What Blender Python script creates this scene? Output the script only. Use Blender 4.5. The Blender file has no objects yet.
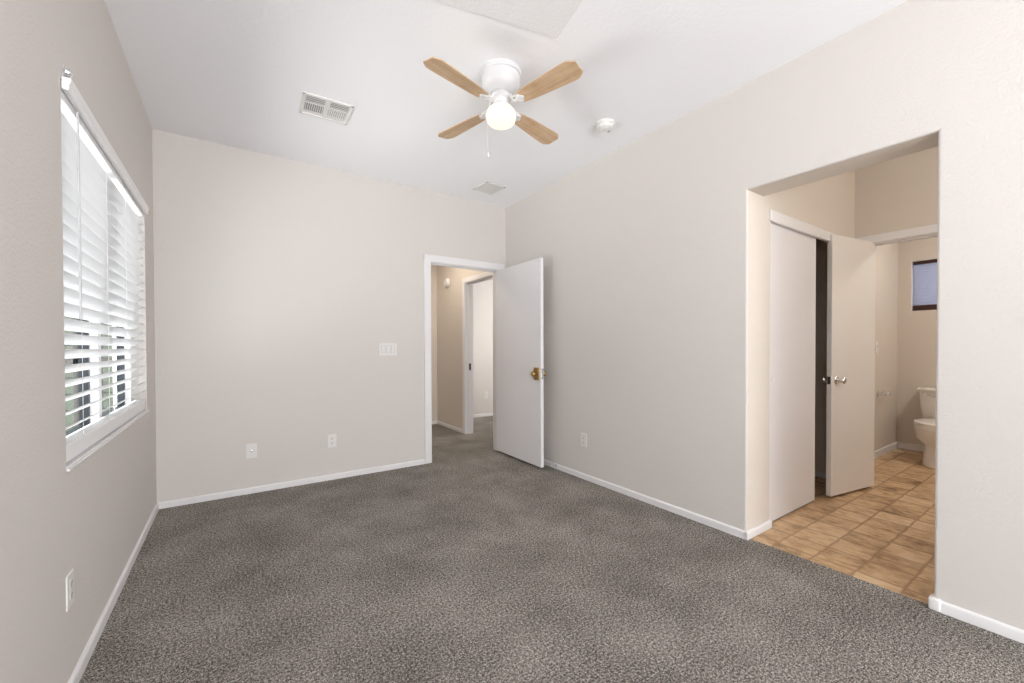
import bpy, bmesh, math, random
from mathutils import Vector, Matrix

S = bpy.context.scene
COL = S.collection
PI = math.pi
random.seed(7)

# ------------------------------------------------------------------ camera
cam_data = bpy.data.cameras.new('camera')
cam_data.sensor_width = 36.0
cam_data.lens = 412.19 * 36.0 / 1024.0
cam_data.shift_y = 10.756 / 1024.0
cam_data.clip_start = 0.02
cam = bpy.data.objects.new('camera', cam_data)
COL.objects.link(cam)
_yaw, _pitch, _roll = 0.59446, -0.01158, -0.00301
_f = Vector((math.sin(_yaw), math.cos(_yaw), 0)); _r = Vector((math.cos(_yaw), -math.sin(_yaw), 0)); _u = Vector((0, 0, 1))
_f, _u = math.cos(_pitch) * _f + math.sin(_pitch) * _u, math.cos(_pitch) * _u - math.sin(_pitch) * _f
_r, _u = math.cos(_roll) * _r + math.sin(_roll) * _u, math.cos(_roll) * _u - math.sin(_roll) * _r
cam.matrix_world = Matrix(((_r.x, _u.x, -_f.x, 0.4689), (_r.y, _u.y, -_f.y, 0.0), (_r.z, _u.z, -_f.z, 1.1637), (0, 0, 0, 1)))
S.camera = cam

# ------------------------------------------------------------------ sky, sun, large lights, exposure
world = bpy.data.worlds.new('sky')
S.world = world
world.use_nodes = True
world.node_tree.nodes['Background'].inputs['Color'].default_value = (0.80, 0.90, 1.0, 1)
world.node_tree.nodes['Background'].inputs['Strength'].default_value = 1.3


def sun(name, direction, strength, angle, color):
    d = bpy.data.lights.new(name, 'SUN'); d.energy = strength; d.angle = angle; d.color = color
    o = bpy.data.objects.new(name, d); COL.objects.link(o)
    o.rotation_euler = Vector(direction).to_track_quat('-Z', 'Y').to_euler()
    return o


def area(name, loc, direction, sx, sy, power, color):
    d = bpy.data.lights.new(name, 'AREA'); d.shape = 'RECTANGLE'; d.size = sx; d.size_y = sy; d.energy = power; d.color = color
    o = bpy.data.objects.new(name, d); COL.objects.link(o); o.location = loc
    o.rotation_euler = Vector(direction).to_track_quat('-Z', 'Z').to_euler()
    return o


sun('sun', (0.45, 0.25, -0.86), 12.0, 0.02, (1.0, 0.97, 0.93))
area('rear_fill', (1.5, -3.0, 1.1), (0, 1, 0.0), 2.6, 2.0, 125, (1.0, 1.0, 1.0))      # unseen fill light added behind the camera
area('side_fill', (-0.2, -1.3, 1.4), (1, 0.15, 0.05), 1.4, 1.3, 12, (1.0, 1.0, 1.0))        # unseen fill light added outside the left wall, behind the camera
area('bounced_flash', (0.9, -1.5, 1.5), (-0.1, 0.55, 1), 0.6, 0.6, 44, (1.0, 1.0, 1.0))                # the photographer's flash turned up at the ceiling
area('yard_bounce', (-1.75, 2.75, -0.2), (0.6, 0, 0.8), 3.0, 2.6, 390, (1.0, 0.99, 0.98))               # sunlit yard under the window
area('vanity_light', (3.75, -0.8, 2.15), (0.75, 1, 0.05), 0.9, 0.3, 18, (1.0, 0.92, 0.82))         # vanity bar at the end of the dressing alcove
area('hall_light', (2.4, 4.9, 2.68), (0, 0, -1), 0.3, 0.3, 15, (1.0, 0.88, 0.74))                   # hall ceiling lamp
area('bedroom_daylight', (4.7, 4.45, 1.6), (0, 1, -0.1), 0.9, 1.1, 34, (1.0, 0.98, 0.96))            # window of the room across the hall
area('bathroom_light', (5.9, 0.2, 2.6), (0, 0.2, -1), 0.3, 0.3, 21, (1.0, 0.94, 0.86))              # bathroom ceiling lamp

S.view_settings.view_transform = 'Standard'
S.view_settings.look = 'None'
S.view_settings.gamma = 1.0
S.view_settings.use_curve_mapping = False
S.view_settings.exposure = 0.0
S.cycles.max_bounces = 12
S.cycles.diffuse_bounces = 8
S.cycles.transparent_max_bounces = 16
S.cycles.use_denoising = True
S.cycles.sample_clamp_indirect = 6.0


# ------------------------------------------------------------------ materials
def lin(r, g, b):
    def c(v):
        v /= 255.0
        return v / 12.92 if v <= 0.04045 else ((v + 0.055) / 1.055) ** 2.4
    return (c(r), c(g), c(b), 1.0)


def mat(name, color, rough=0.6, metal=0.0, spec=0.4):
    m = bpy.data.materials.new(name); m.use_nodes = True
    b = m.node_tree.nodes['Principled BSDF']
    b.inputs['Base Color'].default_value = color if len(color) == 4 else (*color, 1)
    b.inputs['Roughness'].default_value = rough
    b.inputs['Metallic'].default_value = metal
    b.inputs['Specular IOR Level'].default_value = spec
    return m


class NT:
    def __init__(s, m): s.t = m.node_tree; s.n = s.t.nodes; s.l = s.t.links; s.b = s.n['Principled BSDF']
    def new(s, kind, **kw):
        n = s.n.new(kind)
        for k, v in kw.items(): setattr(n, k, v)
        return n
    def link(s, a, b): s.l.new(a, b)
    def math(s, op, a, b=None):
        n = s.n.new('ShaderNodeMath'); n.operation = op
        for i, v in enumerate((a, b)):
            if v is None: continue
            if isinstance(v, (int, float)): n.inputs[i].default_value = v
            else: s.l.new(v, n.inputs[i])
        return n.outputs[0]
    def noise(s, vec, scale, detail=2.0, rough=0.5):
        n = s.n.new('ShaderNodeTexNoise'); n.inputs['Scale'].default_value = scale; n.inputs['Detail'].default_value = detail
        n.inputs['Roughness'].default_value = rough; s.l.new(vec, n.inputs['Vector']); return n
    def ramp(s, fac, stops):
        n = s.n.new('ShaderNodeValToRGB'); e = n.color_ramp.elements
        while len(e) > 1: e.remove(e[-1])
        e[0].position, e[0].color = stops[0]
        for p, c in stops[1:]:
            k = e.new(p); k.color = c
        s.l.new(fac, n.inputs['Fac']); return n
    def bump(s, h, strength, dist):
        n = s.n.new('ShaderNodeBump'); n.inputs['Strength'].default_value = strength; n.inputs['Distance'].default_value = dist
        s.l.new(h, n.inputs['Height']); s.l.new(n.outputs[0], s.b.inputs['Normal'])
    def obj(s): return s.new('ShaderNodeTexCoord').outputs['Object']


def textured_paint(name, color, scale, strength, dist=0.004, rough=0.75):
    m = mat(name, color, rough, 0, 0.25); t = NT(m); o = t.obj()
    n = t.noise(o, scale, 3.0, 0.55)
    r = t.ramp(n.outputs['Fac'], [(0.38, (0, 0, 0, 1)), (0.62, (1, 1, 1, 1))])
    t.bump(r.outputs[0], strength, dist)
    return m


M_WALL = textured_paint('wall_paint', (0.648, 0.616, 0.588), 90, 0.20)
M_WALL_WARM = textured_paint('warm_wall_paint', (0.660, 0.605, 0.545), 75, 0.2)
M_CEIL = textured_paint('ceiling_paint', (0.87, 0.872, 0.90), 60, 0.10)
M_PATCH = textured_paint('patch_finish', (0.81, 0.805, 0.82), 90, 0.3)
M_TRIM = mat('white_trim_paint', (0.77, 0.76, 0.77), 0.42)
M_DOOR = mat('white_door_paint', (0.76, 0.75, 0.765), 0.42)
M_DOOR_W = mat('warm_white_door_paint', (0.78, 0.75, 0.72), 0.42)
M_PLASTIC = mat('white_plastic', (0.75, 0.735, 0.72), 0.35)
M_FANWHITE = mat('white_enamel', (0.70, 0.70, 0.72), 0.32)
M_WAND = mat('clear_grey_plastic', (0.55, 0.55, 0.57), 0.25)
M_DARK = mat('dark_slot', (0.05, 0.045, 0.045), 0.6)
M_GREYSLOT = mat('vent_shade_and_part_grey', (0.30, 0.30, 0.305), 0.7)  # shade inside the vents as a colour; also plain grey for small parts
M_BRASS = mat('aged_brass', (0.50, 0.33, 0.13), 0.30, 1.0)
M_CHROME = mat('chrome', (0.80, 0.80, 0.82), 0.14, 1.0)
M_PORC = mat('porcelain', (0.80, 0.77, 0.73), 0.12, 0, 0.6)
M_VINYLFRAME = mat('white_vinyl', (0.86, 0.86, 0.87), 0.35)
M_BRONZE = mat('dark_window_metal', (0.035, 0.040, 0.048), 0.4, 0.3)
M_WINE = mat('dark_brown_rail', (0.045, 0.018, 0.014), 0.45)
M_CONC = mat('sunlit_concrete', (0.60, 0.60, 0.60), 0.9)
M_POST = mat('dark_post', (0.09, 0.085, 0.08), 0.7)

# globe of the fan lamp
M_GLOBE = mat('glowing_opal_glass', (0.25, 0.22, 0.18), 0.3)
_b = M_GLOBE.node_tree.nodes['Principled BSDF']
_b.inputs['Emission Color'].default_value = (1.0, 0.85, 0.68, 1)
_b.inputs['Emission Strength'].default_value = 1.12


def glass_mat():
    m = bpy.data.materials.new('window_glass'); m.use_nodes = True
    nt = m.node_tree; nt.nodes.clear()
    out = nt.nodes.new('ShaderNodeOutputMaterial'); mix = nt.nodes.new('ShaderNodeMixShader')
    tr = nt.nodes.new('ShaderNodeBsdfTransparent'); gl = nt.nodes.new('ShaderNodeBsdfGlossy')
    tr.inputs['Color'].default_value = (0.95, 0.965, 0.96, 1); gl.inputs['Roughness'].default_value = 0.02
    mix.inputs[0].default_value = 0.05
    nt.links.new(tr.outputs[0], mix.inputs[1]); nt.links.new(gl.outputs[0], mix.inputs[2])
    nt.links.new(mix.outputs[0], out.inputs['Surface'])
    return m


def translucent(name, color, tcolor, fac):
    m = bpy.data.materials.new(name); m.use_nodes = True
    nt = m.node_tree; b = nt.nodes['Principled BSDF']; out = nt.nodes['Material Output']
    b.inputs['Base Color'].default_value = (*color, 1); b.inputs['Roughness'].default_value = 0.4
    t = nt.nodes.new('ShaderNodeBsdfTranslucent'); t.inputs['Color'].default_value = (*tcolor, 1)
    mx = nt.nodes.new('ShaderNodeMixShader'); mx.inputs[0].default_value = fac
    nt.links.new(b.outputs[0], mx.inputs[1]); nt.links.new(t.outputs[0], mx.inputs[2]); nt.links.new(mx.outputs[0], out.inputs['Surface'])
    return m


M_GLASS = glass_mat()
M_SLAT = translucent('white_blind_slat', (0.82, 0.82, 0.835), (0.80, 0.80, 0.81), 0.15)
M_SHADE = translucent('blue_grey_pleated_fabric', (0.55, 0.55, 0.64), (0.80, 0.81, 0.92), 0.65)


def carpet_mat():
    m = mat('grey_brown_cut_pile', (0.15, 0.14, 0.13), 0.95, 0, 0.1); t = NT(m); o = t.obj()
    n1 = t.noise(o, 225, 2.5, 0.70); n2 = t.noise(o, 95, 2.0, 0.55); n3 = t.noise(o, 2.6, 4.0, 0.6)
    a = t.math('ADD', t.math('MULTIPLY', n1.outputs['Fac'], 0.68), t.math('MULTIPLY', n2.outputs['Fac'], 0.32))
    a = t.math('ADD', a, t.math('MULTIPLY', t.math('SUBTRACT', n3.outputs['Fac'], 0.5), 0.11))
    r = t.ramp(a, [(0.385, lin(40, 37, 34)), (0.467, lin(106, 101, 95)), (0.53, lin(157, 151, 144)), (0.61, lin(224, 218, 210))])
    t.link(r.outputs[0], t.b.inputs['Base Color'])
    t.bump(a, 1.0, 0.012)
    return m


def vinyl_mat():
    m = mat('tan_tile_vinyl', (0.5, 0.35, 0.2), 0.38, 0, 0.4); t = NT(m); o = t.obj()
    sep = t.new('ShaderNodeSeparateXYZ'); t.link(o, sep.inputs[0])
    wob = t.noise(o, 14, 2.0)
    wv = t.math('MULTIPLY', t.math('SUBTRACT', wob.outputs['Fac'], 0.5), 0.022)
    P = 0.187
    def cell(out, off):
        u = t.math('DIVIDE', t.math('SUBTRACT', t.math('ADD', out, wv), off), P)
        fl = t.math('FLOOR', u)
        fr = t.math('SUBTRACT', u, fl)
        d = t.math('MINIMUM', fr, t.math('SUBTRACT', 1.0, fr))
        return fl, d
    fx, dx = cell(sep.outputs['X'], 3.325 - 2 * P)
    fy, dy = cell(sep.outputs['Y'], 0.575 - 4 * P)
    d = t.math('MINIMUM', t.math('MULTIPLY', dx, 0.85), dy)
    mp = t.new('ShaderNodeMapping'); mp.inputs['Scale'].default_value = (20, 10, 1); t.link(o, mp.inputs['Vector'])
    streak = t.noise(mp.outputs[0], 1.0, 8.0, 0.74)
    blot = t.noise(o, 5.0, 4.0, 0.6)
    cmb = t.new('ShaderNodeCombineXYZ'); t.link(fx, cmb.inputs[0]); t.link(fy, cmb.inputs[1])
    wn = t.new('ShaderNodeTexWhiteNoise'); wn.noise_dimensions = '2D'; t.link(cmb.outputs[0], wn.inputs['Vector'])
    v = t.math('ADD', t.math('MULTIPLY', streak.outputs['Fac'], 0.55), t.math('MULTIPLY', blot.outputs['Fac'], 0.33))
    v = t.math('ADD', v, t.math('MULTIPLY', wn.outputs['Value'], 0.12))
    r = t.ramp(v, [(0.36, lin(126, 99, 70)), (0.45, lin(178, 145, 108)), (0.54, lin(204, 173, 136)), (0.66, lin(220, 196, 164))])
    g = t.ramp(d, [(0.0, (0.8, 0.8, 0.8, 1)), (0.014, (0.75, 0.75, 0.75, 1)), (0.050, (0, 0, 0, 1))])
    mx = t.new('ShaderNodeMix', data_type='RGBA'); t.link(g.outputs[0], mx.inputs['Factor'])
    t.link(r.outputs[0], mx.inputs['A']); mx.inputs['B'].default_value = lin(146, 114, 82)
    t.link(mx.outputs['Result'], t.b.inputs['Base Color'])
    t.bump(t.math('SUBTRACT', t.math('MULTIPLY', v, 0.5), g.outputs[0]), 0.25, 0.002)
    return m


def wood_mat():
    m = mat('washed_oak_blade', (0.55, 0.36, 0.2), 0.45); t = NT(m); o = t.obj()
    mp = t.new('ShaderNodeMapping'); mp.inputs['Scale'].default_value = (3, 55, 20); t.link(o, mp.inputs['Vector'])
    n = t.noise(mp.outputs[0], 1.0, 5.0, 0.6); n2 = t.noise(o, 9, 3.0, 0.6)
    v = t.math('ADD', t.math('MULTIPLY', n.outputs['Fac'], 0.6), t.math('MULTIPLY', n2.outputs['Fac'], 0.4))
    r = t.ramp(v, [(0.30, lin(168, 137, 106)), (0.5, lin(194, 163, 130)), (0.7, lin(212, 186, 156))])
    t.link(r.outputs[0], t.b.inputs['Base Color'])
    return m


def siding_mat():
    m = mat('pale_sage_siding', lin(176, 182, 164), 0.8); t = NT(m); o = t.obj()
    sep = t.new('ShaderNodeSeparateXYZ'); t.link(o, sep.inputs[0])
    u = t.math('FRACT', t.math('DIVIDE', sep.outputs['Z'], 0.20))
    r = t.ramp(u, [(0.0, lin(50, 54, 50)), (0.05, lin(50, 54, 50)), (0.09, lin(98, 106, 94)), (1.0, lin(104, 112, 100))])
    t.link(r.outputs[0], t.b.inputs['Base Color'])
    return m


M_CARPET, M_VINYL, M_WOOD, M_SIDING = carpet_mat(), vinyl_mat(), wood_mat(), siding_mat()


# ------------------------------------------------------------------ mesh helpers
def B(): return bmesh.new()


def box(bm, x0, x1, y0, y1, z0, z1, bev=0.0, seg=2):
    t = bmesh.new()
    bmesh.ops.create_cube(t, size=1.0)
    for v in t.verts:
        v.co = Vector(((x0 + x1) / 2 + v.co.x * (x1 - x0), (y0 + y1) / 2 + v.co.y * (y1 - y0), (z0 + z1) / 2 + v.co.z * (z1 - z0)))
    if bev: bmesh.ops.bevel(t, geom=list(t.edges), offset=bev, segments=seg, affect='EDGES', profile=0.5)
    merge(bm, t)
    return bm


def merge(bm, t, M=None):
    if M is not None: bmesh.ops.transform(t, matrix=M, verts=t.verts)
    me = bpy.data.meshes.new('tmp'); t.to_mesh(me); t.free(); bm.from_mesh(me); bpy.data.meshes.remove(me)


def lathe(bm, prof, n=32, M=None, cap=True):
    t = bmesh.new(); rings = []
    for r, z in prof:
        if r < 1e-6: rings.append([t.verts.new((0, 0, z))])
        else: rings.append([t.verts.new((r * math.cos(2 * PI * k / n), r * math.sin(2 * PI * k / n), z)) for k in range(n)])
    for a, b in zip(rings, rings[1:]):
        for k in range(n):
            j = (k + 1) % n
            if len(a) == 1 and len(b) == 1: continue
            if len(a) == 1: t.faces.new((a[0], b[k], b[j]))
            elif len(b) == 1: t.faces.new((a[k], b[0], a[j]))
            else: t.faces.new((a[k], b[k], b[j], a[j]))
    if cap:
        for ring in (rings[0], rings[-1]):
            if len(ring) > 2: t.faces.new(ring)
    bmesh.ops.recalc_face_normals(t, faces=t.faces)
    merge(bm, t, M)
    return bm


def prism(bm, pts, z0, z1, M=None, bev=0.0, seg=2):
    t = bmesh.new()
    lo = [t.verts.new((p[0], p[1], z0)) for p in pts]; hi = [t.verts.new((p[0], p[1], z1)) for p in pts]
    n = len(pts)
    t.faces.new(lo[::-1]); t.faces.new(hi)
    for k in range(n): t.faces.new((lo[k], lo[(k + 1) % n], hi[(k + 1) % n], hi[k]))
    bmesh.ops.recalc_face_normals(t, faces=t.faces)
    if bev:
        es = [e for e in t.edges if abs(e.verts[0].co.z - e.verts[1].co.z) < 1e-6]
        bmesh.ops.bevel(t, geom=es, offset=bev, segments=seg, affect='EDGES', profile=0.5)
    merge(bm, t, M)
    return bm


def tube(bm, pts, rad, n=8, sx=1.0):
    """round bar through points; rad a number or one per point"""
    t = bmesh.new(); rings = []
    P = [Vector(p) for p in pts]
    R = rad if isinstance(rad, (list, tuple)) else [rad] * len(P)
    up = None
    for i, p in enumerate(P):
        d = (P[min(i + 1, len(P) - 1)] - P[max(i - 1, 0)]).normalized()
        if up is None: up = Vector((0, 0, 1)) if abs(d.z) < 0.9 else Vector((1, 0, 0))
        a = d.cross(up).normalized(); b = a.cross(d).normalized(); up = b
        rings.append([t.verts.new(p + R[i] * (sx * math.cos(2 * PI * k / n) * a + math.sin(2 * PI * k / n) * b)) for k in range(n)])
    for a, b in zip(rings, rings[1:]):
        for k in range(n): t.faces.new((a[k], a[(k + 1) % n], b[(k + 1) % n], b[k]))
    t.faces.new(rings[0]); t.faces.new(rings[-1])
    bmesh.ops.recalc_face_normals(t, faces=t.faces)
    merge(bm, t)
    return bm


def loft(bm, rings, cap=True):
    t = bmesh.new(); rs = [[t.verts.new(p) for p in r] for r in rings]
    n = len(rs[0])
    for a, b in zip(rs, rs[1:]):
        for k in range(n): t.faces.new((a[k], a[(k + 1) % n], b[(k + 1) % n], b[k]))
    if cap: t.faces.new(rs[0]); t.faces.new(rs[-1])
    bmesh.ops.recalc_face_normals(t, faces=t.faces)
    merge(bm, t)
    return bm


def obj(name, bm, m, parent=None, smooth=False, label=None):
    me = bpy.data.meshes.new(name); bm.to_mesh(me); bm.free()
    me.materials.append(m)
    if smooth:
        for p in me.polygons: p.use_smooth = True
        try: me.set_sharp_from_angle(angle=math.radians(38))
        except Exception: pass
    o = bpy.data.objects.new(name, me); COL.objects.link(o)
    if parent is not None: o.parent = parent
    if label: o['label'] = label
    return o


def thing(name, label, cat, loc=(0, 0, 0), rot=(0, 0, 0), group=None, kind=None):
    o = bpy.data.objects.new(name, None); o.empty_display_size = 0.1; COL.objects.link(o)
    o.location = loc; o.rotation_euler = rot
    o['label'] = label; o['category'] = cat
    if group: o['group'] = group
    if kind: o['kind'] = kind
    return o


def struct(name, bm, m, label, cat, smooth=False):
    o = obj(name, bm, m, None, smooth); o['kind'] = 'structure'; o['label'] = label; o['category'] = cat
    return o


def copy_thing(src, loc, rz, label, group):
    r = src.copy(); COL.objects.link(r); r.location = loc; r.rotation_euler = (0, 0, rz); r['label'] = label
    if group: r['group'] = group
    for ch in list(src.children):
        c = ch.copy(); COL.objects.link(c); c.parent = r
        for g in list(ch.children):
            d = g.copy(); COL.objects.link(d); d.parent = c
    return r


# ------------------------------------------------------------------ the shell
W, D, H = 3.0301, 3.9078, 2.74
FRONT = -2.6
ALC = -0.95
WT = 0.195                      # thickness of the wall with the wide opening
OY0, OY1, OZ = 0.4578, 1.2635, 2.105
WX0, WX1 = 1.985, 3.55            # left window along y
WZ0, WZ1 = 0.758, 2.067
DX0, DX1, DZ = 2.126, 2.925, 2.022   # hall doorway
BX = 4.80                       # wall between alcove and bathroom
BY0, BY1, BZ = 0.52, 1.175, 2.000
HX, HY0, HY1 = 3.05, 4.13, 4.93  # doorway across the hall

bm = B(); box(bm, -0.16, W + 0.025, FRONT, D + 0.06, -0.12, 0); box(bm, -0.16, 6.2, D + 0.06, 6.2, -0.12, 0)
struct('floor_carpet', bm, M_CARPET, 'grey-brown speckled cut-pile carpet of the bedroom and hall', 'carpet')
bm = B(); box(bm, W + 0.025, 6.9, FRONT, 2.15, -0.12, -0.003)
struct('floor_vinyl', bm, M_VINYL, 'tan tile-patterned sheet floor beyond the wide opening', 'floor')
bm = B(); box(bm, -0.16, 6.9, FRONT - 0.12, 6.25, H, H + 0.14)
struct('ceiling', bm, M_CEIL, 'smooth white bedroom ceiling', 'ceiling')

bm = B()
box(bm, -0.16, 0, FRONT, -2.0, 0, H); box(bm, -0.16, 0, -2.0, -0.6, 0, 0.75); box(bm, -0.16, 0, -2.0, -0.6, 2.07, H); box(bm, -0.16, 0, -0.6, WX0, 0, H); box(bm, -0.16, 0, WX1, D + 0.115, 0, H)  # includes an unseen second opening added for the side fill light
box(bm, -0.16, 0, WX0, WX1, 0, WZ0); box(bm, -0.16, 0, WX0, WX1, WZ1, H)
bmesh.ops.remove_doubles(bm, verts=bm.verts, dist=1e-5)
struct('wall_left', bm, M_WALL, 'pale greige textured wall with the blind-covered window', 'wall')
bm = B()
box(bm, 0, DX0 - 0.018, D, D + 0.115, 0, H); box(bm, DX1 + 0.018, W, D, D + 0.115, 0, H); box(bm, DX0 - 0.018, DX1 + 0.018, D, D + 0.115, DZ + 0.018, H)
struct('wall_back', bm, M_WALL, 'pale greige wall with the hall doorway', 'wall')

# right wall: one solid with the full-height notch, its opening edges rounded
t = bmesh.new()
out = [(FRONT, 0), (OY0, 0), (OY0, OZ), (OY1, OZ), (OY1, 0), (D + 0.115, 0), (D + 0.115, H), (FRONT, H)]
a = [t.verts.new((W, y, z)) for y, z in out]; b = [t.verts.new((W + WT, y, z)) for y, z in out]
t.faces.new(a); t.faces.new(b[::-1])
for k in range(8): t.faces.new((a[k], a[(k + 1) % 8], b[(k + 1) % 8], b[k]))
bmesh.ops.recalc_face_normals(t, faces=t.faces)
es = [e for e in t.edges if all(abs(v.co.x - W) < 1e-5 and OY0 - 1e-4 <= v.co.y <= OY1 + 1e-4 and v.co.z <= OZ + 1e-4 for v in e.verts)
      and not all(v.co.z < 1e-4 for v in e.verts)]
bmesh.ops.bevel(t, geom=es, offset=0.010, segments=3, affect='EDGES', profile=0.5)
bm = B(); merge(bm, t)
_wr = struct('wall_right', bm, M_WALL, 'pale greige wall with the wide square opening', 'wall')

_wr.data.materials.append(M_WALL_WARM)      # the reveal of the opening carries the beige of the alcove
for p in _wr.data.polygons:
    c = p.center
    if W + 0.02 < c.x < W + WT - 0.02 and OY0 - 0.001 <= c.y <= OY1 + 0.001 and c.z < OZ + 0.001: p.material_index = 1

# front wall behind the camera, with an unseen opening added for the fill light
bm = B()
box(bm, -0.16, 0.25, FRONT - 0.12, FRONT, 0, H); box(bm, 2.75, W + WT, FRONT - 0.12, FRONT, 0, H); box(bm, 0.25, 2.75, FRONT - 0.12, FRONT, 2.1, H)
struct('wall_front', bm, M_WALL, 'pale greige wall behind the camera with an opening added for the fill light', 'wall')

# alcove and closet
bm = B(); box(bm, W + WT, 6.9, ALC - 0.12, ALC, 0, H)
struct('wall_alcove_end', bm, M_WALL_WARM, 'warm beige end wall of the alcove, out of sight', 'wall')
bm = B()
cx0, cx1 = 3.318, 4.70
box(bm, W + WT, cx0, OY1, OY1 + 0.115, 0, H); box(bm, cx1, BX, OY1, OY1 + 0.115, 0, H); box(bm, cx0, cx1, OY1, OY1 + 0.115, 2.03, H)
struct('wall_alcove', bm, M_WALL_WARM, 'warm beige wall above and beside the sliding closet doors', 'wall')
bm = B(); box(bm, W + WT, BX, 1.98, 2.09, 0, H)
struct('wall_closet', bm, M_WALL, 'back wall inside the closet', 'wall')
bm = B()
box(bm, BX, BX + 0.115, FRONT, BY0 - 0.018, 0, H); box(bm, BX, BX + 0.115, BY1 + 0.018, 2.09, 0, H); box(bm, BX, BX + 0.115, BY0 - 0.018, BY1 + 0.018, BZ + 0.018, H)
struct('wall_bathroom', bm, M_WALL_WARM, 'warm beige wall with the bathroom doorway', 'wall')
BFX, BNY = 6.745, 1.432
BWY0, BWY1, BWZ0, BWZ1 = 0.72, 1.322, 1.556, 2.112
bm = B(); box(bm, BX + 0.115, BFX + 0.15, BNY, BNY + 0.115, 0, H)
struct('wall_bathroom_side', bm, M_WALL_WARM, 'beige bathroom wall with the paper holder', 'wall')
bm = B()
box(bm, BFX, BFX + 0.15, FRONT, BWY0, 0, H); box(bm, BFX, BFX + 0.15, BWY1, BNY, 0, H)
box(bm, BFX, BFX + 0.15, BWY0, BWY1, 0, BWZ0); box(bm, BFX, BFX + 0.15, BWY0, BWY1, BWZ1, H)
struct('wall_bathroom_far', bm, M_WALL_WARM, 'beige bathroom wall behind the toilet', 'wall')

# hall and the room across it
bm = B(); box(bm, 0.9, HX, 5.865, 5.98, 0, H)
struct('wall_hall_end', bm, M_WALL_WARM, 'beige wall closing the end of the hall', 'wall')
bm = B(); box(bm, HX, HX + 0.115, D + 0.115, HY0 - 0.018, 0, H); box(bm, HX, HX + 0.115, HY1 + 0.018, 6.03, 0, H); box(bm, HX, HX + 0.115, HY0 - 0.018, HY1 + 0.018, 2.04, H)
struct('wall_hall_side', bm, M_WALL_WARM, 'beige hall wall with the doorway of the room across', 'wall')
bm = B(); box(bm, 0.78, 0.9, D + 0.115, 5.98, 0, H)
struct('wall_hall_left', bm, M_WALL_WARM, 'beige hall wall on the left, out of sight', 'wall')
bm = B(); box(bm, HX, 6.2, 6.03, 6.15, 0, H); box(bm, 6.1, 6.2, D, 6.03, 0, H); box(bm, W + WT, 6.2, D - 0.05, D + 0.08, 0, H)
struct('wall_across_hall', bm, M_WALL, 'pale wall of the room seen through the second doorway', 'wall')


# ------------------------------------------------------------------ baseboards and casings
def base_run(bm, p0, p1, n, h=0.048, t=0.013):
    """skirting from p0 to p1 on a wall whose inward normal is n, rounded top"""
    p0, p1, n = Vector((*p0, 0)), Vector((*p1, 0)), Vector((*n, 0))
    prof = [(0, 0), (t, 0), (t, h - 0.010), (t - 0.003, h - 0.003), (t - 0.008, h), (0, h)]
    loft(bm, [[p + n * a + Vector((0, 0, b)) for a, b in prof] for p in (p0, p1)])


def baseboard(name, runs, label):
    bm = B()
    for r in runs: base_run(bm, *r)
    struct(name, bm, M_TRIM, label, 'baseboard')


baseboard('baseboard_left', [((0, FRONT), (0, D), (1, 0))], 'white baseboard along the window wall')
baseboard('baseboard_back', [((0, D), (2.047, D), (0, -1)), ((2.985, D), (W, D), (0, -1))], 'white baseboard along the wall left of the hall doorway')
baseboard('baseboard_right', [((W + 0.004, D), (W + 0.004, OY1 - 0.001), (-1, 0), 0.048, 0.017), ((W - 0.013, OY1 + 0.004), (cx0 + 0.012, OY1 + 0.004), (0, -1), 0.048, 0.017)], 'white baseboard from the open bedroom door round to the closet')
bm = B()
base_run(bm, (W, OY0 - 0.02), (W, FRONT), (-1, 0)); base_run(bm, (W - 0.006, OY0), (W + WT, OY0), (0, 1))
box(bm, W - 0.020, W + 0.03, OY0 - 0.024, OY0 + 0.015, 0, 0.053, 0.007, 3)
struct('baseboard_right_near', bm, M_TRIM, 'white baseboard with a bulky corner block at the near side of the opening', 'baseboard', True)
baseboard('baseboard_bathroom', [((BX + 0.115, BNY), (BFX, BNY), (0, -1), 0.075), ((BFX, BNY), (BFX, FRONT), (-1, 0), 0.075)], 'white baseboard around the bathroom corner')
baseboard('baseboard_closet', [((BX, 1.98), (BX, 1.38), (-1, 0)), ((W + WT, 1.98), (BX, 1.98), (0, -1))], 'white baseboard inside the dark closet')
baseboard('baseboard_hall', [((0.9, 5.865), (HX, 5.865), (0, -1)), ((HX, 5.865), (HX, HY1 + 0.085), (-1, 0))], 'white baseboard around the hall corner')
baseboard('baseboard_across_hall', [((HX + 0.115, 6.03), (6.1, 6.03), (0, -1))], 'white baseboard in the room across the hall')


def casing(bm, axis, face, n, a0, a1, z, w=0.058, t=0.014, jamb=0.115):
    """door casing and jamb around a0..a1 on the wall face 'face' (axis = constant axis), n = outward sign"""
    def bx(u0, u1, f0, f1, z0, z1, bev=0.0):
        f0, f1 = min(f0, f1), max(f0, f1)
        if axis == 'y': box(bm, u0, u1, f0, f1, z0, z1, bev)
        else: box(bm, f0, f1, u0, u1, z0, z1, bev)
    r = 0.006
    for s, e in ((a0 - r - w, a0 - r), (a1 + r, a1 + r + w)):
        bx(s, e, face - n * 0.001, face + n * t, 0, z + r + w, 0.004)
    bx(a0 - r - w, a1 + r + w, face - n * 0.001, face + n * t * 1.04, z + r, z + r + w, 0.004)
    bx(a0 - 0.018, a0, face + n * 0.001, face - n * jamb, 0, z + 0.018)
    bx(a1, a1 + 0.018, face + n * 0.001, face - n * jamb, 0, z + 0.018)
    bx(a0 - 0.018, a1 + 0.018, face + n * 0.0012, face - n * jamb, z, z + 0.018)
    # stop
    bx(a0, a0 + 0.010, face - n * 0.040, face - n * 0.075, 0, z); bx(a1 - 0.010, a1, face - n * 0.040, face - n * 0.075, 0, z)
    bx(a0, a1, face - n * 0.040, face - n * 0.075, z - 0.010, z)


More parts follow.
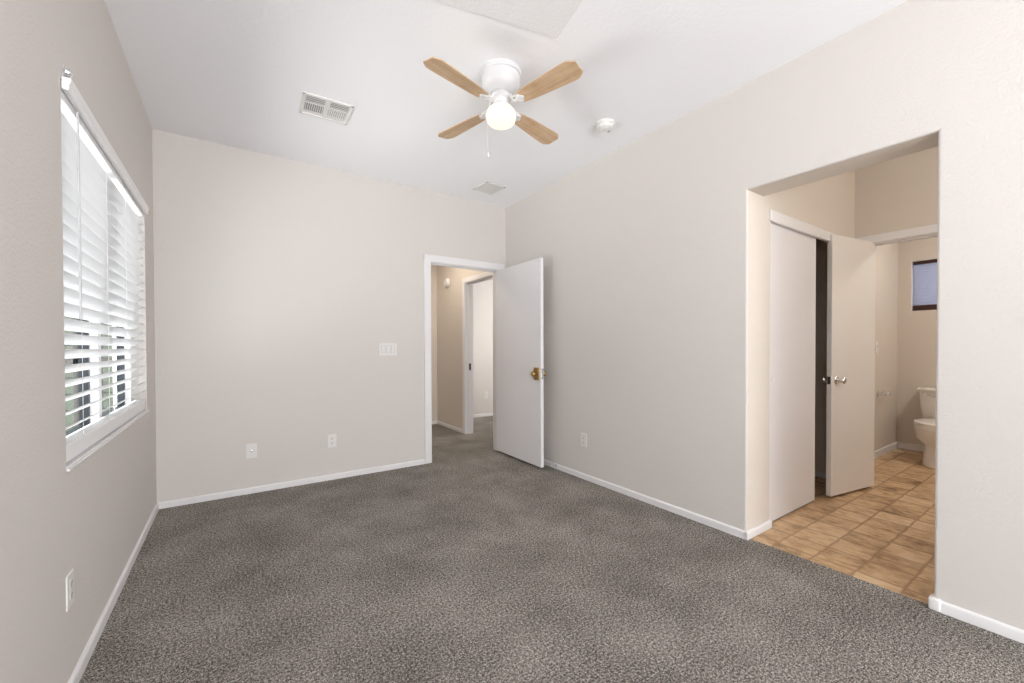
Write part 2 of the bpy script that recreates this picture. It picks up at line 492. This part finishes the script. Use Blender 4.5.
bm = B(); casing(bm, 'y', D, -1, DX0, DX1, DZ, 0.070, 0.015)
struct('trim_1', bm, M_TRIM, 'white casing around the hall doorway', 'door frame')
bm = B(); casing(bm, 'x', BX, -1, BY0, BY1, BZ, 0.062, 0.014)
struct('trim_2', bm, M_TRIM, 'white casing around the bathroom doorway', 'door frame')
bm = B(); casing(bm, 'x', HX, -1, HY0, HY1, 2.022, 0.062, 0.014)
struct('trim_3', bm, M_TRIM, 'white casing of the doorway across the hall', 'door frame')
bm = B(); box(bm, HX + 0.045, HX + 0.075, HY1 - 0.0125, HY1 - 0.009, 0.86, 0.95)
o = obj('strike_plate', bm, M_DARK, bpy.data.objects['trim_3'], label='dark metal strike plate')
# closet header fascia that hides the sliding track
bm = B(); box(bm, cx0 - 0.014, cx1 + 0.01, OY1 - 0.012, OY1 + 0.012, 1.966, 2.036, 0.003)
box(bm, cx0 - 0.001, cx0 + 0.012, OY1 + 0.002, OY1 + 0.115, 0, 1.966); box(bm, cx1 - 0.012, cx1 + 0.001, OY1 + 0.002, OY1 + 0.115, 0, 1.966)
struct('trim_4', bm, M_TRIM, 'white fascia board over the closet track', 'trim')

# ------------------------------------------------------------------ doors
def knob(parent, x, z, y, n, m, name='knob', label=None, scale=1.0, square=False):
    """rose, neck and knob standing out of the face y = const along n (local door axes)"""
    prof = [(0.0, 0.0), (0.030, 0.0), (0.031, 0.004), (0.026, 0.009), (0.011, 0.012), (0.010, 0.026), (0.018, 0.032), (0.0265, 0.042), (0.027, 0.050), (0.022, 0.058), (0.012, 0.062), (0.0, 0.0625)]
    if square: prof = prof[4:]
    M = Matrix.Translation((x, y, z)) @ Matrix.Rotation(-n * PI / 2, 4, 'X') @ Matrix.Scale(scale, 4)
    bm = B(); lathe(bm, prof, 24, M)
    if square: box(bm, x - 0.042, x + 0.042, min(y, y + n * 0.009), max(y, y + n * 0.009), z - 0.060, z + 0.060, 0.003)
    return obj(name, bm, m, parent, True, label)


def leaf(name, hinge, free, z0, z1, th, m, label, side, kind='structure'):
    """door slab from hinge to free edge (front face line seen from the camera); local x from hinge to free, local y away from the camera"""
    hx, hy = hinge; fx, fy = free
    L = math.hypot(fx - hx, fy - hy); ang = math.atan2(fy - hy, fx - hx)
    t = thing(name, label, 'door', (hx, hy, 0), (0, 0, ang), kind=kind)
    bm = B(); y0, y1 = (0, th) if side > 0 else (-th, 0)
    box(bm, 0, L, y0, y1, z0, z1, 0.002)
    obj('door_leaf', bm, m, t)
    return t, L


# bedroom door, swung open against the right wall. seen face looks to -x
d1, L1 = leaf('door_1', (2.884, 3.893), (2.870, 3.068), 0.024, 2.010, 0.034, M_DOOR, 'white flush bedroom door standing open beside the hall doorway', 1)
knob(d1, L1 - 0.062, 0.912, 0.0, -1, M_BRASS, label='brass knob on a square brass plate', square=True)
knob(d1, L1 - 0.062, 0.912, 0.034, 1, M_BRASS, label='brass knob on the far face', square=True)
bm = B(); box(bm, L1 - 0.0005, L1 + 0.0015, 0.005, 0.029, 0.865, 0.962, 0.0006)
obj('latch_plate', bm, M_CHROME, d1, label='bright metal latch plate')
for z in (0.22, 1.02, 1.82):
    bm = B(); tube(bm, [(-0.004, -0.003 + 0.037, z - 0.045), (-0.004, 0.034, z + 0.045)], 0.006); box(bm, -0.001, 0.0005, 0.004, 0.034, z - 0.045, z + 0.045)
    obj('hinge', bm, M_BRASS, d1, True)

# bathroom door, swung out into the alcove
d2, L2 = leaf('door_2', (4.835, 1.134), (4.234, 1.233), 0.018, 2.016, 0.035, M_DOOR_W, 'white flush bathroom door standing open into the alcove', -1)
knob(d2, L2 - 0.062, 0.905, 0.0, 1, M_CHROME, label='chrome knob on the near face')
knob(d2, L2 - 0.062, 0.905, -0.035, -1, M_CHROME, label='chrome knob on the far face')
bm = B(); box(bm, L2 - 0.0005, L2 + 0.0015, -0.030, -0.005, 0.876, 0.934, 0.0006)
obj('latch_plate', bm, M_CHROME, d2, label='bright metal latch plate')

# sliding closet door
d3 = thing('door_3', 'white flush sliding closet door left of the dark gap', 'door', (3.332, 1.283, 0), kind='structure')
bm = B(); box(bm, 0, 0.745, 0, 0.034, 0.012, 1.972, 0.002); obj('door_leaf', bm, M_DOOR, d3)
bm = B(); lathe(bm, [(0.0, 0.0015), (0.019, 0.0015), (0.019, 0.0025), (0.023, 0.0025), (0.024, 0.0), (0.024, -0.0005)], 24, Matrix.Translation((0.075, 0, 0.95)) @ Matrix.Rotation(PI / 2, 4, 'X'))
obj('finger_pull', bm, M_DOOR, d3, True)
bm = B(); box(bm, 0.02, 0.725, 0.008, 0.026, -0.001, 0.013); obj('bottom_guide', bm, M_GREYSLOT, d3)

# ------------------------------------------------------------------ left window
w1 = thing('window_1', 'white two-pane slider window behind the blind', 'window', (0, 0, 0), kind='structure')
bm = B()
fo, fi = -0.135, -0.070
box(bm, fo, fi, WX0, WX0 + 0.05, WZ0, WZ1, 0.003); box(bm, fo, fi, WX1 - 0.05, WX1, WZ0, WZ1, 0.003)
box(bm, fo, fi, WX0 + 0.05, WX1 - 0.05, WZ0, WZ0 + 0.028, 0.003); box(bm, fo, fi, WX0 + 0.05, WX1 - 0.05, WZ1 - 0.05, WZ1, 0.003)
yc = (WX0 + WX1) / 2
box(bm, fo + 0.012, fi + 0.004, yc - 0.028, yc + 0.028, WZ0 + 0.028, WZ1 - 0.05, 0.003)
obj('window_frame', bm, M_VINYLFRAME, w1)
for a, b in ((WX0 + 0.05, yc - 0.028), (yc + 0.028, WX1 - 0.05)):
    bm = B(); g = 0.022; x0, x1 = -0.130, -0.096
    zb, zt = WZ0 + 0.028, WZ1 - 0.05
    box(bm, x0, x1, a, a + g, zb, zt); box(bm, x0, x1, b - g, b, zb, zt)
    box(bm, x0, x1, a + g, b - g, zb, zb + g); box(bm, x0, x1, a + g, b - g, zt - g, zt)
    s = obj('sash_frame', bm, M_BRONZE, w1, label='dark sash edge')
    bm = B(); box(bm, -0.120, -0.116, a + g - 0.002, b - g + 0.002, zb + g - 0.002, zt - g + 0.002); obj('glass', bm, M_GLASS, s)
bm = B()
box(bm, -0.07, 0.003, WX0 + 0.001, WX1 - 0.001, WZ0, WZ0 + 0.008, 0.003)
box(bm, -0.001, 0.008, WX0 + 0.001, WX1 + 0.045, WZ0 - 0.010, WZ0 + 0.001, 0.003)
obj('window_sill', bm, M_TRIM, w1)

# the blind in its reveal
bl = thing('window_blind', 'white wide-slat horizontal blind filling the window on the left wall', 'blind', (0, 0, 0))
bm = B(); TILT = math.radians(33); sw = 0.0315
z = 0.878; zs = []
while z < 1.985: zs.append(z); z += 0.0535
for z in zs:
    pts = []
    for i in range(7):
        q = -sw + 2 * sw * i / 6; c = 0.0032 * (1 - (q / sw) ** 2)
        pts.append((q, c))
    prof = pts + [(q, c - 0.0026) for q, c in pts[::-1]]
    rings = []
    for y in (WX0 + 0.008, WX1 - 0.008):
        rings.append([(-0.031 + q * math.cos(TILT) - c * math.sin(TILT), y, z + q * math.sin(TILT) + c * math.cos(TILT)) for q, c in prof])
    loft(bm, rings)
obj('slats', bm, M_SLAT, bl, True)
bm = B(); box(bm, -0.058, -0.002, WX0 + 0.006, WX1 - 0.006, 2.010, WZ1 - 0.001, 0.002); obj('headrail', bm, M_VINYLFRAME, bl)
bm = B()
prof = [(0.002, 2.034), (0.016, 2.032), (0.019, 2.036), (0.019, 2.052), (0.024, 2.062), (0.025, 2.074), (0.002, 2.074)]
loft(bm, [[(x, y, z) for x, z in prof] for y in (WX0 + 0.004, WX1 - 0.012)])
obj('valance', bm, M_VINYLFRAME, bl)
bm = B(); box(bm, -0.058, -0.004, WX0 + 0.008, WX1 - 0.008, 0.772, 0.836, 0.007, 3); obj('bottom_rail', bm, M_VINYLFRAME, bl)
bm = B(); tube(bm, [(0.012, 2.112, 2.015), (0.013, 2.112, 1.30)], 0.0034, 8); tube(bm, [(0.013, 2.112, 1.30), (0.013, 2.112, 1.27)], [0.0034, 0.005], 8); obj('tilt_wand', bm, M_WAND, bl, True)
for y in (2.20, 2.60, 3.00, 3.38):
    bm = B(); tube(bm, [(-0.004, y, 2.0), (-0.004, y, 0.83)], 0.0007, 5); tube(bm, [(-0.058, y, 2.0), (-0.058, y, 0.83)], 0.0012, 5)
    obj('ladder_cord', bm, M_PLASTIC, bl)
# valance clip left at the near upper corner
br = thing('blind_bracket', 'small clear clip above the near end of the window valance', 'bracket', (0, WX0 + 0.03, 2.078))
bm = B(); box(bm, 0.0, 0.003, -0.010, 0.010, -0.004, 0.040, 0.001); box(bm, 0.0, 0.022, -0.008, 0.008, -0.004, -0.001, 0.001); obj('clip_plate', bm, M_WAND, br)
bm = B(); lathe(bm, [(0, 0), (0.014, 0.0), (0.017, 0.006), (0.015, 0.014), (0.008, 0.019), (0, 0.020)], 20, Matrix.Translation((0.003, 0, 0.024)) @ Matrix.Rotation(PI / 2, 4, 'Y')); obj('clip_knob', bm, M_CHROME, br, True)

# outside the window
bm = B(); box(bm, -9, -0.16, -3, 16, -0.35, -0.25); o = struct('ground_patio', bm, M_CONC, 'sunlit concrete yard outside the window', 'ground')
bm = B(); box(bm, -3.6, -0.16, 7.2, 7.4, -0.25, 2.6); o = struct('wall_neighbour', bm, M_SIDING, 'pale sage siding wall seen through the blind', 'wall')
bm = B()
for x in (-0.60, -0.80, -0.98, -1.25): box(bm, x, x + 0.045, 6.4, 6.45, -0.25, 2.5)
box(bm, -1.8, -0.16, 6.4, 6.45, 0.98, 1.06); box(bm, -1.8, -0.16, 6.4, 6.45, 0.10, 0.16)
o = obj('patio_railing', bm, M_POST); o['label'] = 'dark posts and rail outside the window, behind the blind'; o['category'] = 'railing'

# ------------------------------------------------------------------ ceiling fan
FX, FY = 1.752, 2.003
ZB = 2.538
fan = thing('ceiling_fan', 'white ceiling fan with four oak blades and a lit globe', 'ceiling fan', (FX, FY, H))
bm = B(); lathe(bm, [(0.0, 0.0), (0.114, 0.0), (0.116, -0.006), (0.116, -0.020), (0.112, -0.026), (0.107, -0.027)], 48); obj('canopy', bm, M_FANWHITE, fan, True)
bm = B(); lathe(bm, [(0.106, -0.026), (0.106, -0.032), (0.110, -0.036), (0.111, -0.072), (0.104, -0.096), (0.088, -0.112), (0.066, -0.121), (0.060, -0.126), (0.0, -0.126)], 48); obj('motor_housing', bm, M_FANWHITE, fan, True)
bm = B(); lathe(bm, [(0.048, -0.124), (0.050, -0.134), (0.058, -0.140), (0.058, -0.156), (0.047, -0.163), (0.043, -0.180), (0.046, -0.192), (0.056, -0.200), (0.058, -0.210), (0.0, -0.210)], 40); obj('hub', bm, M_FANWHITE, fan, True)
bm = B(); lathe(bm, [(a_, b_ + 0.026) for a_, b_ in ((0.054, -0.230), (0.066, -0.236), (0.078, -0.250), (0.084, -0.266), (0.084, -0.288), (0.080, -0.306), (0.071, -0.318), (0.052, -0.326), (0.028, -0.330), (0.0, -0.331))], 40); obj('light_globe', bm, M_GLOBE, fan, True, 'glowing opal glass globe')


def blade_outline():
    pts = []
    up = [(0.128, 0.026), (0.146, 0.040), (0.200, 0.048), (0.34, 0.057), (0.455, 0.063), (0.484, 0.062), (0.512, 0.044), (0.520, 0.034)]
    pts = [(x, y) for x, y in up] + [(x, -y) for x, y in up[::-1]]
    return pts


def rounded(pts, k=0.25):
    return pts


PITCH = math.radians(-10)
blade_me = arm_me = None
for k in range(4):
    a = math.radians(15 + 90 * k)
    Mx = Matrix.Translation((0, 0, ZB - H)) @ Matrix.Rotation(a, 4, 'Z') @ Matrix.Rotation(PITCH, 4, 'X')
    if blade_me is None:
        bm = B(); prism(bm, blade_outline(), 0.0, 0.006, None, 0.0015)
        bo = obj('blade', bm, M_WOOD, fan); blade_me = bo.data
        bm = B()
        # iron: flat plate under the blade root with two lobes, and a curved neck up to the hub
        pl = [(0.095, 0.011), (0.118, 0.014), (0.128, 0.028), (0.142, 0.033), (0.153, 0.026), (0.155, 0.015), (0.166, 0.007), (0.169, 0.0)]
        prism(bm, pl + [(x, -y) for x, y in pl[::-1][1:]], -0.004, 0.0, None, 0.001)
        tube(bm, [(0.125, 0.0, -0.002), (0.104, 0.0, 0.002), (0.086, 0.0, 0.020), (0.070, 0.0, 0.046), (0.050, 0.0, 0.056)], [0.008, 0.009, 0.010, 0.010, 0.009], 10, 1.5)
        for s in (-1, 1):
            tube(bm, [(0.134, s * 0.022, -0.002), (0.118, s * 0.024, 0.006), (0.100, s * 0.017, 0.012), (0.086, s * 0.004, 0.020)], [0.005, 0.006, 0.006, 0.005], 8)
        for x, y in ((0.141, 0.020), (0.141, -0.020), (0.158, 0.0)):
            lathe(bm, [(0, -0.007), (0.004, -0.0065), (0.006, -0.004), (0.006, -0.003)], 12, Matrix.Translation((x, y, 0)))
        ao = obj('blade_arm', bm, M_FANWHITE, fan, True); arm_me = ao.data
    else:
        bo = bpy.data.objects.new('blade', blade_me); COL.objects.link(bo); bo.parent = fan
        ao = bpy.data.objects.new('blade_arm', arm_me); COL.objects.link(ao); ao.parent = fan
    bo.matrix_local = Mx; ao.matrix_local = Mx
cd = Vector((-0.83, 0.56, 0)).normalized()
px, py = cd.x * 0.058, cd.y * 0.058
bm = B(); tube(bm, [(cd.x * 0.05, cd.y * 0.05, -0.190), (px * 1.05, py * 1.05, -0.194), (px * 1.5, py * 1.5, -0.225), (px * 1.55, py * 1.55, -0.26), (px * 1.28, py * 1.28, -0.46)], 0.0007, 6)
ch = obj('pull_chain', bm, M_PLASTIC, fan)
bm = B(); lathe(bm, [(0, -0.455), (0.003, -0.458), (0.006, -0.474), (0.005, -0.484), (0, -0.487)], 14, Matrix.Translation((px * 1.28, py * 1.28, 0))); obj('chain_fob', bm, M_FANWHITE, ch, True)

# ------------------------------------------------------------------ ceiling registers, detector, panel
v = thing('air_vent', 'white two-bank ceiling air register near the window', 'air vent', (0.990, 2.945, H), (0, 0, math.radians(-2)))
bm = B(); w_, h_ = 0.150, 0.130
box(bm, -w_, w_, -h_, h_, -0.004, 0.0, 0.0015)
rim = 0.018
box(bm, -w_, w_, -h_, -h_ + rim, -0.010, -0.003, 0.002); box(bm, -w_, w_, h_ - rim, h_, -0.010, -0.003, 0.002)
box(bm, -w_, -w_ + rim, -h_, h_, -0.010, -0.003, 0.002); box(bm, w_ - rim, w_, -h_, h_, -0.010, -0.003, 0.002)
box(bm, -0.010, 0.010, -h_, h_, -0.009, -0.003, 0.001)
obj('vent_frame', bm, M_PLASTIC, v)
for sx in (-1, 1):
    for (y0, y1, nm) in ((-0.098, -0.036, 0), (-0.016, 0.072, 1)):
        x0, x1 = (0.016, 0.126) if sx > 0 else (-0.126, -0.016)
        bm = B(); box(bm, x0, x1, y0, y1, -0.0048, -0.0035); s = obj('duct_shade', bm, M_GREYSLOT, v)  # flat grey slab painted as the shaded duct, no hole behind it
        bm = B()
        if nm == 0:
            for i in range(3):
                yy = y0 + (i + 0.5) * (y1 - y0) / 3
                box(bm, x0, x1, yy - 0.002, yy + 0.002, -0.0060, -0.0048)
        else:
            for i in range(9):
                xx = x0 + (i + 0.5) * (x1 - x0) / 9
                box(bm, xx - 0.0028 - 0.0008 * sx, xx + 0.0028 + 0.0012 * sx, y0, y1, -0.008, -0.0048)
        obj('louvres', bm, M_PLASTIC, s)
v2 = thing('air_vent', 'faint white square return grille on the ceiling by the far corner', 'air vent', (2.575, 3.510, H), (0, 0, math.radians(5)))
bm = B(); w_ = 0.105
box(bm, -w_, w_, -w_, w_, -0.004, 0.0, 0.001)
obj('gap_shade_backing', bm, M_GREYSLOT, v2)  # grey sheet paints the shade between the louvres
bm = B()
for s in (-1, 1):
    box(bm, s * w_ - 0.012, s * w_ + 0.012, -w_ - 0.012, w_ + 0.012, -0.009, 0, 0.002); box(bm, -w_ - 0.012, w_ + 0.012, s * w_ - 0.012, s * w_ + 0.012, -0.009, 0, 0.002)
obj('vent_frame', bm, M_PLASTIC, v2)
bm = B()
for i in range(11):
    yy = -w_ + (i + 0.7) * 2 * w_ / 11.4
    box(bm, -w_ + 0.01, w_ - 0.01, yy - 0.006, yy + 0.005, -0.008, -0.003, 0.001)
obj('louvres', bm, M_PLASTIC, v2)

sd = thing('smoke_detector', 'round white smoke detector on the ceiling right of the fan', 'smoke detector', (2.655, 2.055, H))
bm = B(); lathe(bm, [(0, 0), (0.070, 0), (0.070, -0.010), (0.066, -0.014), (0.066, -0.016)], 36); obj('mounting_plate', bm, M_PLASTIC, sd, True)
bm = B(); lathe(bm, [(0.062, -0.014), (0.062, -0.026), (0.056, -0.038), (0.042, -0.044), (0.040, -0.041), (0.030, -0.041), (0.028, -0.045), (0.0, -0.046)], 36); obj('cover', bm, M_PLASTIC, sd, True)
bm = B(); box(bm, 0.030, 0.046, -0.006, 0.006, -0.046, -0.040, 0.001); obj('test_button', bm, M_GREYSLOT, sd, label='small grey test button')

cp = thing('ceiling_patch', 'flat textured white patch set askew on the ceiling at the top edge', 'panel', (1.849, 1.625, H), (0, 0, math.radians(-12.3)))
bm = B(); box(bm, -0.86, 0, -0.62, 0, -0.004, 0.0, 0.002); obj('patch_slab', bm, M_PATCH, cp)  # thin textured slab, slightly darker than the ceiling around it

# ------------------------------------------------------------------ wall plates
def plate(bm, w, h, t=0.005):
    box(bm, -w / 2, w / 2, -t, 0.0, -h / 2, h / 2, 0.002)


def make_outlet(loc, rz, label):
    t = thing('wall_outlet', label, 'outlet', loc, (0, 0, rz))
    bm = B(); plate(bm, 0.072, 0.116); obj('cover_plate', bm, M_PLASTIC, t)
    for s in (-1, 1):
        bm = B(); lathe(bm, [(0, 0), (0.0165, 0), (0.0165, 0.002), (0, 0.002)], 20, Matrix.Translation((0, -0.0045, s * 0.0195)) @ Matrix.Rotation(PI / 2, 4, 'X'))
        so = obj('socket', bm, M_PLASTIC, t)
        bm = B()
        for x in (-0.006, 0.006): box(bm, x - 0.0013, x + 0.0013, -0.0068, -0.0060, s * 0.0195 - 0.001, s * 0.0195 + 0.008)
        box(bm, -0.0025, 0.0025, -0.0068, -0.0060, s * 0.0195 - 0.010, s * 0.0195 - 0.005)
        obj('slots', bm, M_DARK, so)
    bm = B(); lathe(bm, [(0, 0), (0.003, 0), (0.003, 0.0012), (0, 0.0016)], 10, Matrix.Translation((0, -0.0047, 0)) @ Matrix.Rotation(PI / 2, 4, 'X')); obj('screw', bm, M_PLASTIC, t)
    return t


o1 = make_outlet((1.185, D, 0.343), 0, 'white duplex outlet on the far wall, between cable jack and hall doorway')
copy_thing(o1, (0, 1.993, 0.346), PI / 2, 'white duplex outlet low on the window wall, near the camera', None)
copy_thing(o1, (W, 2.656, 0.345), -PI / 2, 'white duplex outlet on the right wall past the open bedroom door', None)
copy_thing(o1, (4.011, 6.03, 0.36), 0, 'tiny white outlet in the room across the hall', None)
j = thing('cable_jack', 'white cable jack plate with one central socket on the far wall', 'wall jack', (0.582, D, 0.339))
bm = B(); plate(bm, 0.075, 0.118); obj('cover_plate', bm, M_PLASTIC, j)
bm = B(); lathe(bm, [(0, 0), (0.0075, 0), (0.0075, 0.003), (0.0045, 0.0035), (0.0045, 0.010), (0, 0.010)], 14, Matrix.Translation((0, -0.005, 0)) @ Matrix.Rotation(PI / 2, 4, 'X')); obj('coax_socket', bm, M_CHROME, j, True, 'metal coax socket')
for s in (-1, 1):
    bm = B(); lathe(bm, [(0, 0), (0.003, 0), (0.003, 0.001), (0, 0.0015)], 10, Matrix.Translation((0, -0.005, s * 0.042)) @ Matrix.Rotation(PI / 2, 4, 'X')); obj('screw', bm, M_PLASTIC, j)
sw_ = thing('light_switch', 'white triple rocker switch plate left of the hall doorway', 'light switch', (1.688, D, 1.150))
bm = B(); plate(bm, 0.166, 0.116); obj('cover_plate', bm, M_PLASTIC, sw_)
for i in (-1, 0, 1):
    bm = B(); box(bm, i * 0.046 - 0.0190, i * 0.046 + 0.0190, -0.0056, -0.004, -0.0360, 0.0360); rf = obj('rocker_frame', bm, M_WAND, sw_, label='greyish gap around the rocker')
    bm = B()
    prism(bm, [(-0.033, 0.0), (-0.033, 0.0085), (0.0, 0.0045), (0.033, 0.0055), (0.033, 0.0)], -0.0140, 0.0140, Matrix.Translation((i * 0.046, -0.0045, 0)) @ Matrix(((0, 0, 1, 0), (0, -1, 0, 0), (1, 0, 0, 0), (0, 0, 0, 1))))
    obj('rocker', bm, M_PLASTIC, rf)

# hall smoke alarm
sa = thing('hall_alarm', 'round white alarm high on the hall wall, seen through the doorway', 'smoke alarm', (HX, 5.47, 2.10), (0, -PI / 2, 0))
bm = B(); lathe(bm, [(0, 0), (0.070, 0), (0.070, 0.014), (0.066, 0.018)], 32); obj('mounting_plate', bm, M_PLASTIC, sa, True)
bm = B(); lathe(bm, [(0.060, 0.016), (0.060, 0.030), (0.050, 0.040), (0.0, 0.044)], 32); obj('cover', bm, M_PLASTIC, sa, True)

# door stop on the baseboard behind the bedroom door
ds = thing('door_stop', 'small spring door stop on the baseboard behind the open bedroom door', 'door stop', (W - 0.013, 3.02, 0.036), (0, 0, 0))
bm = B(); lathe(bm, [(0, 0), (0.011, 0), (0.010, 0.006), (0, 0.007)], 16, Matrix.Rotation(-PI / 2, 4, 'Y')); obj('base', bm, M_CHROME, ds, True)
bm = B(); pts = [(-0.005 - 0.045 * i / 96, 0.006 * math.cos(2 * PI * i / 8), 0.006 * math.sin(2 * PI * i / 8)) for i in range(97)]
tube(bm, pts, 0.0012, 5); obj('spring', bm, M_CHROME, ds, True)
bm = B(); lathe(bm, [(0, 0.048), (0.008, 0.049), (0.008, 0.060), (0.006, 0.064), (0, 0.064)], 16, Matrix.Rotation(-PI / 2, 4, 'Y')); obj('rubber_tip', bm, M_PLASTIC, ds, True)

# ------------------------------------------------------------------ bathroom
w2 = thing('window_2', 'small high bathroom window behind the dark-railed shade', 'window', (0, 0, 0), kind='structure')
bm = B()
for (y0, y1, z0, z1) in ((BWY0, BWY0 + 0.03, BWZ0, BWZ1), (BWY1 - 0.03, BWY1, BWZ0, BWZ1), (BWY0 + 0.03, BWY1 - 0.03, BWZ0, BWZ0 + 0.03), (BWY0 + 0.03, BWY1 - 0.03, BWZ1 - 0.03, BWZ1)):
    box(bm, BFX + 0.06, BFX + 0.12, y0, y1, z0, z1)
obj('window_frame', bm, M_VINYLFRAME, w2)
bm = B(); box(bm, BFX + 0.088, BFX + 0.092, BWY0 + 0.03, BWY1 - 0.03, BWZ0 + 0.03, BWZ1 - 0.03); obj('glass', bm, M_GLASS, w2)
bm = B()
for (y0, y1, z0, z1) in ((BWY0, BWY0 + 0.006, BWZ0, BWZ1), (BWY1 - 0.006, BWY1, BWZ0, BWZ1)): box(bm, BFX - 0.001, BFX + 0.06, y0, y1, z0, z1)
box(bm, BFX - 0.001, BFX + 0.06, BWY0 + 0.006, BWY1 - 0.006, BWZ1 - 0.006, BWZ1)
obj('window_reveal', bm, M_TRIM, w2)
sh = thing('cellular_shade', 'blue-grey pleated shade with dark brown rails in the bathroom window', 'window shade', (BFX + 0.02, (BWY0 + BWY1) / 2, BWZ0))
hw = (BWY1 - BWY0) / 2 - 0.014
bm = B(); box(bm, -0.016, 0.016, -hw, hw, 0.512, 0.546, 0.003); obj('top_rail', bm, M_WINE, sh, label='dark brown top rail')
bm = B(); box(bm, -0.016, 0.016, -hw, hw, 0.004, 0.060, 0.003); obj('bottom_rail', bm, M_WINE, sh, label='dark brown bottom rail')
bm = B(); prof = []
n = 44
for i in range(n + 1): prof.append((-0.005 if i % 2 else 0.001, 0.058 + (0.514 - 0.058) * i / n))
prof += [(x + 0.003, z) for x, z in prof[::-1]]
loft(bm, [[(x, y, z) for x, z in prof] for y in (-hw + 0.003, hw - 0.003)]); obj('pleated_fabric', bm, M_SHADE, sh)

# toilet, facing -x, tank against the far wall
TY = 0.998
to = thing('toilet', 'white two-piece toilet under the small bathroom window', 'toilet', (BFX, TY, 0))


def ring(cx, cz, a, b, n=32, egg=0.0, tiltz=0.0):
    r = []
    for k in range(n):
        t = 2 * PI * k / n; c, s = math.cos(t), math.sin(t)
        x = cx + a * c * (1 + egg * (-c)); y = b * s * (1 - 0.10 * max(0, -c))
        r.append((x, y, cz + tiltz * c))
    return r


bm = B()   # pedestal + bowl as one lofted body (local x negative towards the room)
loft(bm, [ring(-0.455, 0.0, 0.305, 0.128), ring(-0.455, 0.02, 0.302, 0.125), ring(-0.45, 0.10, 0.290, 0.116), ring(-0.45, 0.19, 0.280, 0.114), ring(-0.452, 0.208, 0.278, 0.124), ring(-0.458, 0.230, 0.276, 0.158),
          ring(-0.465, 0.262, 0.280, 0.182), ring(-0.47, 0.32, 0.281, 0.188), ring(-0.47, 0.365, 0.285, 0.194), ring(-0.47, 0.388, 0.285, 0.194), ring(-0.47, 0.395, 0.280, 0.190)])
box(bm, -0.30, -0.02, -0.105, 0.105, 0.24, 0.392, 0.02, 3)
obj('bowl', bm, M_PORC, to, True)
bm = B(); loft(bm, [ring(-0.465, 0.394, 0.284, 0.192), ring(-0.465, 0.398, 0.288, 0.196), ring(-0.465, 0.408, 0.288, 0.196), ring(-0.465, 0.412, 0.284, 0.192)]); obj('seat', bm, M_PORC, to, True)
bm = B(); loft(bm, [ring(-0.463, 0.413, 0.282, 0.190), ring(-0.463, 0.417, 0.287, 0.195), ring(-0.463, 0.426, 0.286, 0.194), ring(-0.463, 0.433, 0.265, 0.172), ring(-0.463, 0.436, 0.20, 0.12)])
box(bm, -0.225, -0.19, -0.085, 0.085, 0.392, 0.428, 0.008, 2); obj('seat_lid', bm, M_PORC, to, True)
bm = B()


def rrect(x0, x1, w, z, r=0.03, n=5):
    pts = []
    for (cx, cy, a0) in ((x1 - r, w - r, 0), (x0 + r, w - r, 90), (x0 + r, -w + r, 180), (x1 - r, -w + r, 270)):
        for i in range(n + 1):
            a = math.radians(a0 + 90 * i / n); pts.append((cx + r * math.cos(a), cy + r * math.sin(a), z))
    return pts


loft(bm, [rrect(-0.180, -0.018, 0.185, 0.380), rrect(-0.188, -0.014, 0.195, 0.395), rrect(-0.198, -0.010, 0.212, 0.55), rrect(-0.203, -0.008, 0.220, 0.682)])
obj('tank', bm, M_PORC, to, True)
bm = B(); loft(bm, [rrect(-0.210, -0.004, 0.230, 0.682), rrect(-0.215, -0.003, 0.236, 0.690), rrect(-0.215, -0.003, 0.236, 0.708), rrect(-0.206, -0.006, 0.226, 0.720)]); obj('tank_lid', bm, M_PORC, to, True)
bm = B(); lathe(bm, [(0, 0), (0.013, 0), (0.013, 0.010), (0, 0.012)], 14, Matrix.Translation((-0.2, 0.165, 0.648)) @ Matrix.Rotation(-PI / 2, 4, 'Y'))
tube(bm, [(-0.214, 0.17, 0.649), (-0.218, 0.14, 0.646), (-0.218, 0.085, 0.638)], [0.006, 0.006, 0.009], 10); obj('flush_lever', bm, M_CHROME, to, True, 'chrome flush lever')
for s in (-1, 1):
    bm = B(); lathe(bm, [(0.014, 0), (0.014, 0.008), (0.009, 0.018), (0, 0.020)], 14, Matrix.Translation((-0.36, s * 0.130, 0))); obj('bolt_cap', bm, M_PORC, to, True)

for n_ in ('bowl', 'seat', 'seat_lid'):
    for v_ in bpy.data.objects[n_].data.vertices: v_.co.z *= 0.955

# paper holder and switch on the side wall
ph = thing('paper_holder', 'empty chrome toilet paper holder on the bathroom side wall', 'paper holder', (6.14, BNY, 0.668))
for s in (-1, 1):
    bm = B(); lathe(bm, [(0, 0), (0.024, 0), (0.024, 0.006), (0.012, 0.010), (0.010, 0.045), (0.014, 0.052), (0.015, 0.066), (0.010, 0.072), (0, 0.073)], 18, Matrix.Translation((s * 0.075, 0, 0)) @ Matrix.Rotation(PI / 2, 4, 'X') @ Matrix.Diagonal((1.35, 1.35, 1, 1)))
    obj('post', bm, M_CHROME, ph, True)
bm = B(); tube(bm, [(-0.068, -0.058, 0), (0.068, -0.058, 0)], 0.009, 12); obj('roller', bm, M_PLASTIC, ph, True, 'white spring roller')
bs = thing('bathroom_switch', 'small white switch plate on the bathroom wall just right of the open bathroom door', 'light switch', (6.02, BNY, 1.157))
bm = B(); plate(bm, 0.072, 0.116); obj('cover_plate', bm, M_PLASTIC, bs)
bm = B(); box(bm, -0.005, 0.005, -0.014, -0.004, -0.002, 0.012, 0.001); obj('toggle', bm, M_PLASTIC, bs)
